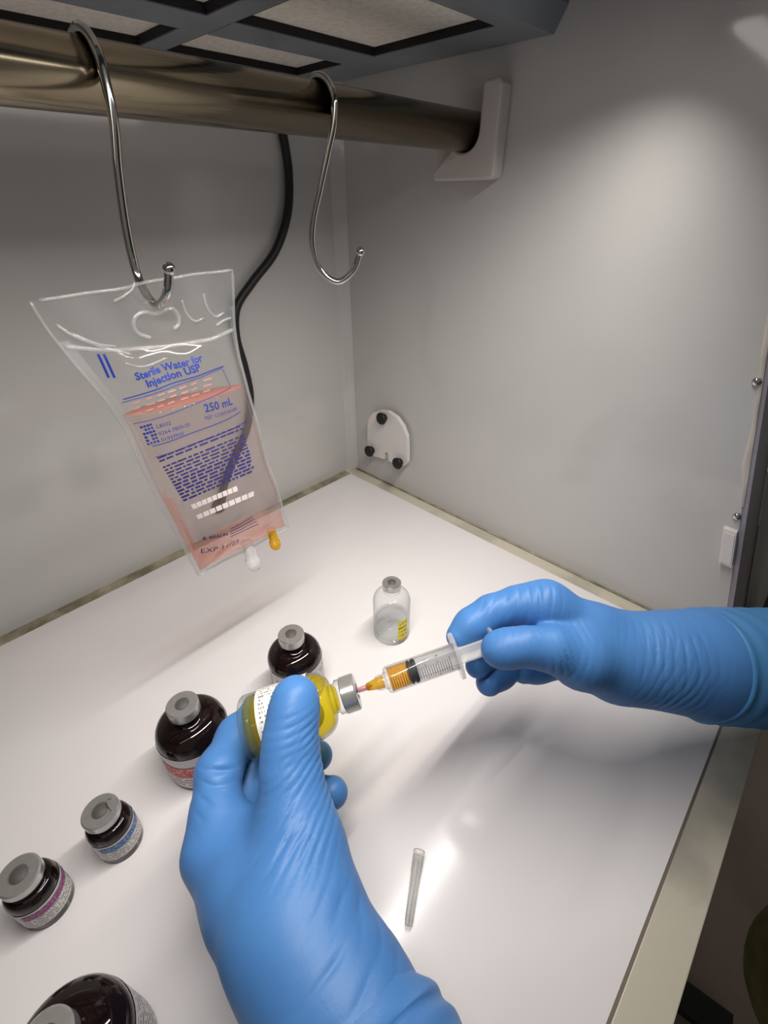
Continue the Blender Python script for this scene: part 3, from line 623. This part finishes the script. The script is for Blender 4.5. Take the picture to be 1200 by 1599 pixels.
mk('liquid', lathe([(0, 0.0012), (RB-0.001, 0.0012), (RB-0.001, G(638)-L0), (0, G(638)-L0)], P_(605), GA, 40), M['orange'], parent=sy)
s0, s1 = G(636), G(652); sl = s1-s0
mk('plunger_seal', lathe([(0, 0), (RB*0.45, 0.0002), (RB-0.0010, 0.0010), (RB-0.0007, 0.0014), (RB-0.0007, 0.0022), (RB-0.0014, 0.0026), (RB-0.0014, sl-0.0026), (RB-0.0007, sl-0.0022), (RB-0.0007, sl-0.0006), (RB-0.0016, sl), (0, sl)], P_(636), GA, 36), M['black_rubber'], parent=sy)
# plunger rod: crossed ribs and a thumb disc
uF, vF, _ = frame(GA)
def gbox(px0, px1, u0, u1, v0, v1):
    a, c = P_(px0), P_(px1); V = [p+uF*u+vF*v for p in (a, c) for u in (u0, u1) for v in (v0, v1)]
    return np.array(V), [(0, 1, 3, 2), (4, 6, 7, 5), (0, 4, 5, 1), (2, 3, 7, 6), (0, 2, 6, 4), (1, 5, 7, 3)]
mk('plunger_rod', join(gbox(652, 768, -0.0052, 0.0052, -0.0006, 0.0006), gbox(652, 768, -0.0006, 0.0006, -0.0052, 0.0052)), M['milky_plastic'], parent=sy, smooth=False)
mk('thumb_rest', lathe([(0, 0), (0.0082, 0), (0.0086, 0.0006), (0.0086, 0.0014), (0.0082, 0.002), (0, 0.002)], P_(768), GA, 32), M['milky_plastic'], parent=sy)
# finger flange: flattened oval plate
fl = []
pc = P_(711); n = 40
for h in (0.0, 0.0018):
    for k in range(n):
        t = 2*PI*k/n; fl.append(pc+GA*h+uF*0.0076*math.cos(t)*1.0+vF*0.0135*math.sin(t))
# turn the long way of the flange towards the picture's vertical
dn = DN-GA*np.dot(DN, GA); dn /= np.linalg.norm(dn); sd = np.cross(GA, dn)
fl = [pc+GA*h+sd*0.0074*math.cos(2*PI*k/n)+dn*0.0125*math.sin(2*PI*k/n) for h in (0.0, 0.0018) for k in range(n)]
ffl = [tuple(range(n))[::-1], tuple(range(n, 2*n))]+[(k, (k+1) % n, n+(k+1) % n, n+k) for k in range(n)]
mk('finger_flange', (np.array(fl), ffl), M['milky_plastic'], parent=sy, smooth=False)
# graduation marks wrapped on the barrel, facing the camera
mk_g = []
front = -FW
for i in range(26):
    px = 611+i*3.55
    if px > 703: break
    lng = 0.62 if i % 5 == 0 else 0.42
    g, _ = cyl_patch(P_(px), GA, RB+0.00015, 0, 0.00028, -lng+0.1, lng+0.1, n=8, m=1, ref=front); mk_g.append(g)
mk('graduation_mark', join(*mk_g), M['grey_ink'], parent=barrel)
tg = []
for s, px in (('1', 628), ('2', 650), ('3', 668), ('4', 686)):
    V, F = text_geo(s); k = 0.0026; V = V*k; a0 = -0.85
    u = -FW-GA*np.dot(-FW, GA); u /= np.linalg.norm(u); w = np.cross(GA, u)
    ang = a0+V[:, 0]/RB-0.1; tg.append((P_(px)[None]+np.outer(-V[:, 1], GA)*1.0+(RB+0.0002)*(np.cos(ang)[:, None]*u+np.sin(ang)[:, None]*w), F))
mk('graduation_number', join(*tg), M['grey_ink'], parent=barrel, smooth=False)

# ------------------------------------------------------------------ needle cap lying on the board
q0 = hit(655, 1330, 2, 0.004); q1 = hit(637.5, 1446, 2, 0.0035); q0[2] = FZ+0.0040; q1[2] = FZ+0.0030
ca = (q1-q0); cl = np.linalg.norm(ca)
nc = empty('needle_cap', [(q0[0]+q1[0])/2, (q0[1]+q1[1])/2, FZ], 'frosted plastic needle cap lying on the white board', 'needle cap')
mk('sleeve', lathe([(0.0024, 0.0002), (0.0031, 0), (0.0031, 0.0030), (0.0028, 0.0032), (0.0027, cl*0.30), (0.0022, cl*0.36), (0.0018, cl*0.97), (0.0015, cl), (0, cl)], q0, ca, 24), clear_film('frosted cap plastic', (0.94, 0.94, 0.93, 1), 1.0, 0.2, 0.20, srgb(225, 222, 218), edge=(0.6, 0.6, 0.6, 1)), parent=nc)
uC, vC, aC = frame(ca)
mk('rib', join(*[tube([q0+aC*0.003+s, q0+aC*cl*0.95+s*0.62], 0.0003, 6) for s in (uC*0.0028, -uC*0.0028, vC*0.0028, -vC*0.0028)]), M['milky_plastic'], parent=nc)

# ------------------------------------------------------------------ hands: smooth implicit surfaces meshed with surface nets
def surface_nets(Fd, org, h):
    nx, ny, nz = Fd.shape; S = Fd < 0
    cnt = np.zeros((nx-1, ny-1, nz-1), np.int8)
    for a in (0, 1):
        for b in (0, 1):
            for c in (0, 1): cnt += S[a:nx-1+a, b:ny-1+b, c:nz-1+c]
    act = (cnt > 0) & (cnt < 8); idx = np.full(act.shape, -1, np.int64); I = np.argwhere(act); idx[act] = np.arange(len(I))
    acc = np.zeros((len(I), 3)); num = np.zeros(len(I))
    cor = [(a, b, c) for a in (0, 1) for b in (0, 1) for c in (0, 1)]
    val = {k: Fd[I[:, 0]+k[0], I[:, 1]+k[1], I[:, 2]+k[2]] for k in cor}
    for p in cor:
        for ax in range(3):
            if p[ax] == 0:
                q = list(p); q[ax] = 1; q = tuple(q); f0, f1 = val[p], val[q]; m = (f0 < 0) != (f1 < 0)
                t = f0[m]/(f0[m]-f1[m]); c = np.tile(np.array(p, float), (m.sum(), 1)); c[:, ax] = t; acc[m] += c; num[m] += 1
    V = org+(I+acc/num[:, None])*h; Q = []
    for ax in range(3):
        sl0 = [slice(None)]*3; sl1 = [slice(None)]*3; sl0[ax] = slice(0, -1); sl1[ax] = slice(1, None)
        d = S[tuple(sl0)] != S[tuple(sl1)]; E_ = np.argwhere(d); o1, o2 = [k for k in range(3) if k != ax]
        ok = (E_[:, o1] > 0) & (E_[:, o2] > 0) & (E_[:, o1] < Fd.shape[o1]-1) & (E_[:, o2] < Fd.shape[o2]-1); E_ = E_[ok]
        inside = S[tuple(E_.T)]
        def cell(da, db):
            C_ = E_.copy(); C_[:, o1] -= da; C_[:, o2] -= db; return idx[tuple(C_.T)]
        q = np.stack([cell(1, 1), cell(0, 1), cell(0, 0), cell(1, 0)], 1)
        flip = inside if ax != 1 else ~inside
        q[~flip] = q[~flip][:, ::-1]; Q.append(q)
    return V, np.concatenate(Q)
def smin(a, b, k): h = np.maximum(k-np.abs(a-b), 0)/k; return np.minimum(a, b)-h*h*k*0.25
class Field:
    def __init__(s, lo, hi, h):
        s.h = h; s.org = np.asarray(lo, np.float32); n = np.ceil((np.asarray(hi)-lo)/h).astype(int)+1; s.n = n
        s.X, s.Y, s.Z = np.meshgrid(*[(s.org[i]+h*np.arange(n[i])).astype(np.float32) for i in range(3)], indexing='ij', sparse=True)
    def cap(s, a, b, r0, r1):
        a = np.asarray(a, np.float32); b = np.asarray(b, np.float32); d = b-a; L = float(d@d)+1e-12
        px, py, pz = s.X-a[0], s.Y-a[1], s.Z-a[2]; t = np.clip((px*d[0]+py*d[1]+pz*d[2])/L, 0, 1)
        qx, qy, qz = px-t*d[0], py-t*d[1], pz-t*d[2]; return np.sqrt(qx*qx+qy*qy+qz*qz)-(r0+(r1-r0)*t)
    def chain(s, P, R, k):
        f = None
        for i in range(len(P)-1):
            g = s.cap(P[i], P[i+1], R[i], R[i+1]); f = g if f is None else smin(f, g, k)
        return f
def wnoise(p, k, ph): return np.sin(p@np.array([1.0, 0.6, -0.5])*k+ph)+0.6*np.sin(p@np.array([-0.4, 1.1, 0.7])*k*1.7+2*ph)+0.4*np.sin(p@np.array([0.8, -0.9, 0.9])*k*2.9+3*ph)
def creases(V, Nv, specs):
    """press glove folds into the surface: (centre, sigma, direction across the folds, wavelength, depth)"""
    D = np.zeros(len(V))
    for c, sg, w, lam, amp, ph in specs:
        w = np.asarray(w, float); w = w/np.linalg.norm(w); p = V-np.asarray(c); along = p@w
        g = np.exp(-(p**2).sum(1)/(2*sg*sg)); s = np.abs(np.sin(PI*along/lam+0.55*wnoise(V, 90, ph)))
        env = 0.55+0.45*np.clip(wnoise(V, 140, ph+1.3), -1, 1); D -= amp*g*(1-s)**2.2*env
    return V+Nv*D[:, None]
def mesh_normals(V, Q):
    a = V[Q[:, 2]]-V[Q[:, 0]]; b = V[Q[:, 3]]-V[Q[:, 1]]; n = np.cross(a, b); N = np.zeros_like(V)
    for k in range(4): np.add.at(N, Q[:, k], n)
    return N/np.maximum(np.linalg.norm(N, axis=1, keepdims=True), 1e-12)
def relax(V, Q, it=2, lam=0.5):
    for _ in range(it):
        S_ = np.zeros_like(V); c = np.zeros(len(V))
        for a, b in ((0, 1), (1, 2), (2, 3), (3, 0)):
            np.add.at(S_, Q[:, a], V[Q[:, b]]); np.add.at(c, Q[:, a], 1); np.add.at(S_, Q[:, b], V[Q[:, a]]); np.add.at(c, Q[:, b], 1)
        V = V+lam*(S_/c[:, None]-V)
    return V
def pxr(px, dep): return px*dep/FPX      # picture radius to metres
def J(*rows):
    """joint list (px, py, depth, radius in picture pixels) -> points and radii in metres"""
    return [at(a, b, c) for a, b, c, r in rows], [pxr(r, c) for a, b, c, r in rows]

person = empty('person', (0.06, -0.80, -0.30), 'person in olive clothes and long blue gloves drawing liquid from a vial with a syringe', 'person')

def build_glove(palm, fingers, thumb, arm, specs, h=0.0011, kp=0.012, kf=0.009, kt=0.014):
    allP = np.concatenate([np.array(c[0]) for c in [*palm, *fingers, thumb, arm]]); allR = max(max(c[1]) for c in [*palm, *fingers, thumb, arm])
    f = Field(allP.min(0)-allR-0.004, allP.max(0)+allR+0.004, h)
    pf = None
    for P, R in palm: g = f.chain(P, R, kp); pf = g if pf is None else smin(pf, g, 0.009)
    pf = smin(pf, f.chain(arm[0], arm[1], 0.02), 0.016)
    tot = None
    for P, R in fingers:
        g = smin(f.chain(P, R, 0.006), pf, kf); tot = g if tot is None else np.minimum(tot, g)
    tot = np.minimum(tot, smin(f.chain(thumb[0], thumb[1], 0.007), pf, kt))
    V, Q = surface_nets(tot.astype(np.float64), f.org.astype(float), h); V = relax(V, Q, 2); N = mesh_normals(V, Q)
    return creases(V, N, specs), Q

# left hand: thumb towards the camera, back of the hand to the left, fingers curled behind the vial
Lidx = J((334, 1334, 0.200, 42), (338, 1268, 0.211, 36), (342, 1205, 0.222, 32.5), (372, 1150, 0.240, 30), (405, 1118, 0.257, 28), (440, 1098, 0.262, 27))
Lmid = J((356, 1322, 0.218, 42), (378, 1262, 0.230, 35), (396, 1206, 0.243, 33), (420, 1160, 0.259, 30), (450, 1132, 0.267, 27), (482, 1118, 0.266, 25))
Lrin = J((382, 1318, 0.232, 38), (410, 1262, 0.247, 33), (437, 1216, 0.259, 29), (468, 1196, 0.264, 25), (497, 1180, 0.258, 22.5))
Lpin = J((402, 1328, 0.238, 34), (432, 1288, 0.247, 30), (462, 1262, 0.254, 27), (493, 1243, 0.250, 26), (519, 1238, 0.245, 24.5))
Lthu = J((478, 1390, 0.178, 66), (470, 1318, 0.187, 54), (461, 1250, 0.195, 46), (454, 1196, 0.201, 42), (454, 1150, 0.2045, 37), (460, 1106, 0.2090, 33.8), (462, 1088, 0.2108, 31.8))
wr = (446, 1450, 0.172)
Lpal = [J((334, 1334, 0.200, 41), (394, 1396, 0.186, 68), (*wr, 60)), J((356, 1322, 0.218, 44), (408, 1396, 0.198, 60), (*wr, 60)),
        J((382, 1318, 0.230, 40), (430, 1390, 0.206, 56), (*wr, 60)), J((402, 1328, 0.236, 36), (450, 1396, 0.206, 54), (*wr, 60)), J((470, 1330, 0.190, 52), (*wr, 60)), J((446, 1290, 0.197, 32), (368, 1290, 0.206, 30))]
Larm = J((447, 1440, 0.173, 78), (486, 1502, 0.164, 85), (545, 1594, 0.152, 91), (604, 1690, 0.138, 102))
cr = lambda px, py, dp, sg, ang, lam, amp, ph: (at(px, py, dp), sg, math.cos(ang)*RT+math.sin(ang)*DN, lam, amp, ph)
Lspec = [cr(478, 1200, 0.192, 0.010, 0.95, 0.0029, 0.0012, 0.3), cr(488, 1250, 0.185, 0.011, 0.80, 0.0031, 0.0014, 1.2), cr(470, 1300, 0.176, 0.011, 0.72, 0.0038, 0.0012, 2.1),
         cr(468, 1140, 0.196, 0.008, 1.2, 0.0034, 0.0006, 3.0), cr(345, 1190, 0.212, 0.0055, 1.75, 0.0060, 0.0021, 0.2), cr(322, 1240, 0.203, 0.007, 1.72, 0.0042, 0.0015, 1.0),
         cr(392, 1200, 0.232, 0.005, 1.7, 0.0048, 0.0018, 1.4), cr(345, 1268, 0.196, 0.008, 1.9, 0.0048, 0.0005, 1.9), cr(575, 1500, 0.150, 0.012, 1.1, 0.0065, 0.0012, 0.6), cr(540, 1470, 0.155, 0.010, 0.7, 0.0070, 0.0006, 2.6)]
gl = mk('glove', build_glove(Lpal, [Lidx, Lmid, Lrin, Lpin], Lthu, Larm, Lspec, h=0.0009), M['glove'], parent=person)
tag(gl, 'blue nitrile glove on the left hand, holding the yellow vial')

# right hand: back of the hand up, thumb and index finger on the plunger
Ridx = J((852, 946, 0.250, 35), (808, 945, 0.252, 27), (768, 957, 0.253, 25.5), (737, 977, 0.252, 25), (717, 994, 0.2505, 20))
Rmid = J((872, 968, 0.262, 34), (822, 962, 0.270, 29), (786, 982, 0.273, 26), (762, 1014, 0.268, 24), (746, 1040, 0.258, 19))
Rrin = J((890, 995, 0.270, 33), (842, 1000, 0.281, 28), (804, 1022, 0.281, 26), (780, 1048, 0.272, 25), (764, 1066, 0.263, 20.5))
Rpin = J((905, 1024, 0.272, 30), (866, 1030, 0.281, 26), (838, 1040, 0.280, 24), (818, 1046, 0.274, 21))
Rthu = J((970, 1042, 0.245, 42), (910, 1030, 0.236, 40), (862, 1014, 0.232, 32), (822, 1009, 0.2315, 26.5), (788, 1013, 0.2335, 26.5), (779, 1014, 0.234, 25))
rwx = (1012, 1028, 0.250)
Rpal = [J((852, 946, 0.250, 36), (935, 990, 0.249, 38), (*rwx, 44)), J((872, 968, 0.262, 36), (940, 1002, 0.257, 42), (*rwx, 44)), J((890, 995, 0.270, 34), (950, 1020, 0.260, 42), (*rwx, 44)),
        J((905, 1024, 0.270, 32), (955, 1038, 0.260, 40), (*rwx, 44)), J((905, 1024, 0.240, 42), (960, 1044, 0.247, 42), (*rwx, 44))]
Rarm = J((1006, 1029, 0.250, 53), (1060, 1032, 0.251, 57), (1100, 1036, 0.252, 66), (1180, 1038, 0.255, 74))
Rspec = [cr(1030, 1030, 0.232, 0.011, 0.25, 0.0042, 0.0011, 0.4), cr(1040, 1075, 0.236, 0.010, 0.45, 0.0040, 0.0013, 1.4), cr(1060, 1015, 0.232, 0.010, 0.10, 0.0050, 0.0009, 2.4),
         cr(885, 1020, 0.224, 0.010, -0.3, 0.0036, 0.0013, 0.9), cr(905, 1050, 0.228, 0.008, 0.3, 0.0042, 0.0012, 2.0), cr(840, 935, 0.242, 0.008, 0.15, 0.0050, 0.0009, 1.1), cr(800, 1000, 0.224, 0.007, 0.2, 0.0036, 0.0006, 2.2), cr(772, 945, 0.244, 0.006, 0.5, 0.0042, 0.0007, 0.1)]
gr = mk('glove', build_glove(Rpal, [Ridx, Rmid, Rrin, Rpin], Rthu, Rarm, Rspec, h=0.0009, kp=0.010, kt=0.008), M['glove'], parent=person)
tag(gr, 'blue nitrile glove on the right hand, pulling the syringe plunger')

# long loose cuffs pulled over the sleeves
def cuff(P, R, ph, folds):
    P = catmull(P, 10); R = np.interp(np.linspace(0, 1, len(P)), np.linspace(0, 1, len(R)), R); n = 56
    T = np.gradient(P, axis=0); T /= np.linalg.norm(T, axis=1, keepdims=True); u, v, _ = frame(T[0]); V, F = [], []
    s = np.concatenate([[0], np.cumsum(np.linalg.norm(np.diff(P, axis=0), axis=1))])
    for i in range(len(P)):
        u = u-T[i]*np.dot(u, T[i]); u /= np.linalg.norm(u); w = np.cross(T[i], u)
        for k in range(n):
            t = 2*PI*k/n; rr = R[i]*(1+0.012*math.sin(3*t+ph+s[i]*60)+0.010*math.sin(5*t-s[i]*90+2*ph))+folds*0.0009*math.sin(s[i]*700+1.3*math.sin(2*t+ph))*math.exp(-s[i]/0.03)
            V.append(P[i]+rr*(math.cos(t)*u+math.sin(t)*w))
    for i in range(len(P)-1):
        for k in range(n): j = (k+1) % n; F.append((i*n+k, i*n+j, (i+1)*n+j, (i+1)*n+k))
    return np.array(V), F
cR = [at(1068, 1035, 0.252), at(1085, 1036, 0.252), at(1100, 1037, 0.253), at(1150, 1039, 0.255), at(1230, 1042, 0.260), at(1330, 1046, 0.268)]
tag(mk('glove_cuff', cuff(cR, [pxr(64, .252), pxr(78, .252), pxr(85, .253), pxr(88, .254), pxr(89, .258), pxr(92, .262), pxr(98, .268)], 0.4, 1), M['cuff'], parent=person), 'wide blue cuff over the right sleeve')
cL = [at(556, 1612, 0.151), at(568, 1634, 0.148), at(578, 1654, 0.145), at(600, 1696, 0.140), at(645, 1780, 0.130)]
tag(mk('glove_cuff', cuff(cL, [pxr(96, .151), pxr(122, .148), pxr(134, .145), pxr(142, .140), pxr(152, .130)], 1.9, 1), M['glove'], parent=person), 'wide blue cuff over the left sleeve')

# clothed body: sleeves, trunk and thighs in one surface, seated in front of the bench
eL, eR = at(645, 1780, 0.130), at(1330, 1046, 0.268)
f = Field((-0.52, -1.05, -0.42), (0.50, -0.40, 0.42), 0.012)
trunk = smin(f.cap((-0.03, -0.86, -0.22), (-0.04, -0.86, 0.24), 0.12, 0.11), f.cap((0.15, -0.86, -0.22), (0.16, -0.86, 0.24), 0.12, 0.11), 0.08)
trunk = smin(trunk, f.cap((-0.16, -0.86, 0.27), (0.28, -0.86, 0.27), 0.07, 0.07), 0.08)
for P, R in (([(-0.16, -0.86, 0.27), (-0.36, -0.70, 0.13), tuple(eL+np.array([-0.005, -0.02, -0.005]))], [0.065, 0.05, 0.034]), ([(0.28, -0.86, 0.27), (0.33, -0.74, 0.08), tuple(eR+np.array([0.02, -0.02, 0.0]))], [0.065, 0.05, 0.034])):
    trunk = smin(trunk, f.chain(P, R, 0.03), 0.04)
for x0, x1 in ((-0.010, -0.030), (0.15, 0.17)):
    trunk = smin(trunk, f.chain([(x0, -0.84, -0.27), (x1, -0.70, -0.265), (x1, -0.636, -0.270)], [0.10, 0.085, 0.078], 0.03), 0.05)
Vb, Qb = surface_nets(trunk.astype(float), f.org.astype(float), f.h)
tag(mk('body', (relax(Vb, Qb, 3), Qb), M['olive'], parent=person), 'olive clothing below the bench edge')
st = empty('stool', (0.07, -0.90, -0.76), 'black stool under the person in olive clothes', 'stool')
mk('seat', lathe([(0, 0), (0.17, 0), (0.18, 0.01), (0.18, 0.035), (0.165, 0.05), (0, 0.05)], (0.07, -0.90, -0.43), Z, 40), M['black_steel'], parent=st)
mk('post', lathe([(0, 0), (0.03, 0), (0.03, 0.33), (0, 0.33)], (0.07, -0.90, -0.755), Z, 20), M['black_steel'], parent=st)
mk('base', lathe([(0, 0), (0.16, 0), (0.16, 0.012), (0.05, 0.03), (0, 0.03)], (0.07, -0.90, -0.76), Z, 40), M['black_steel'], parent=st)
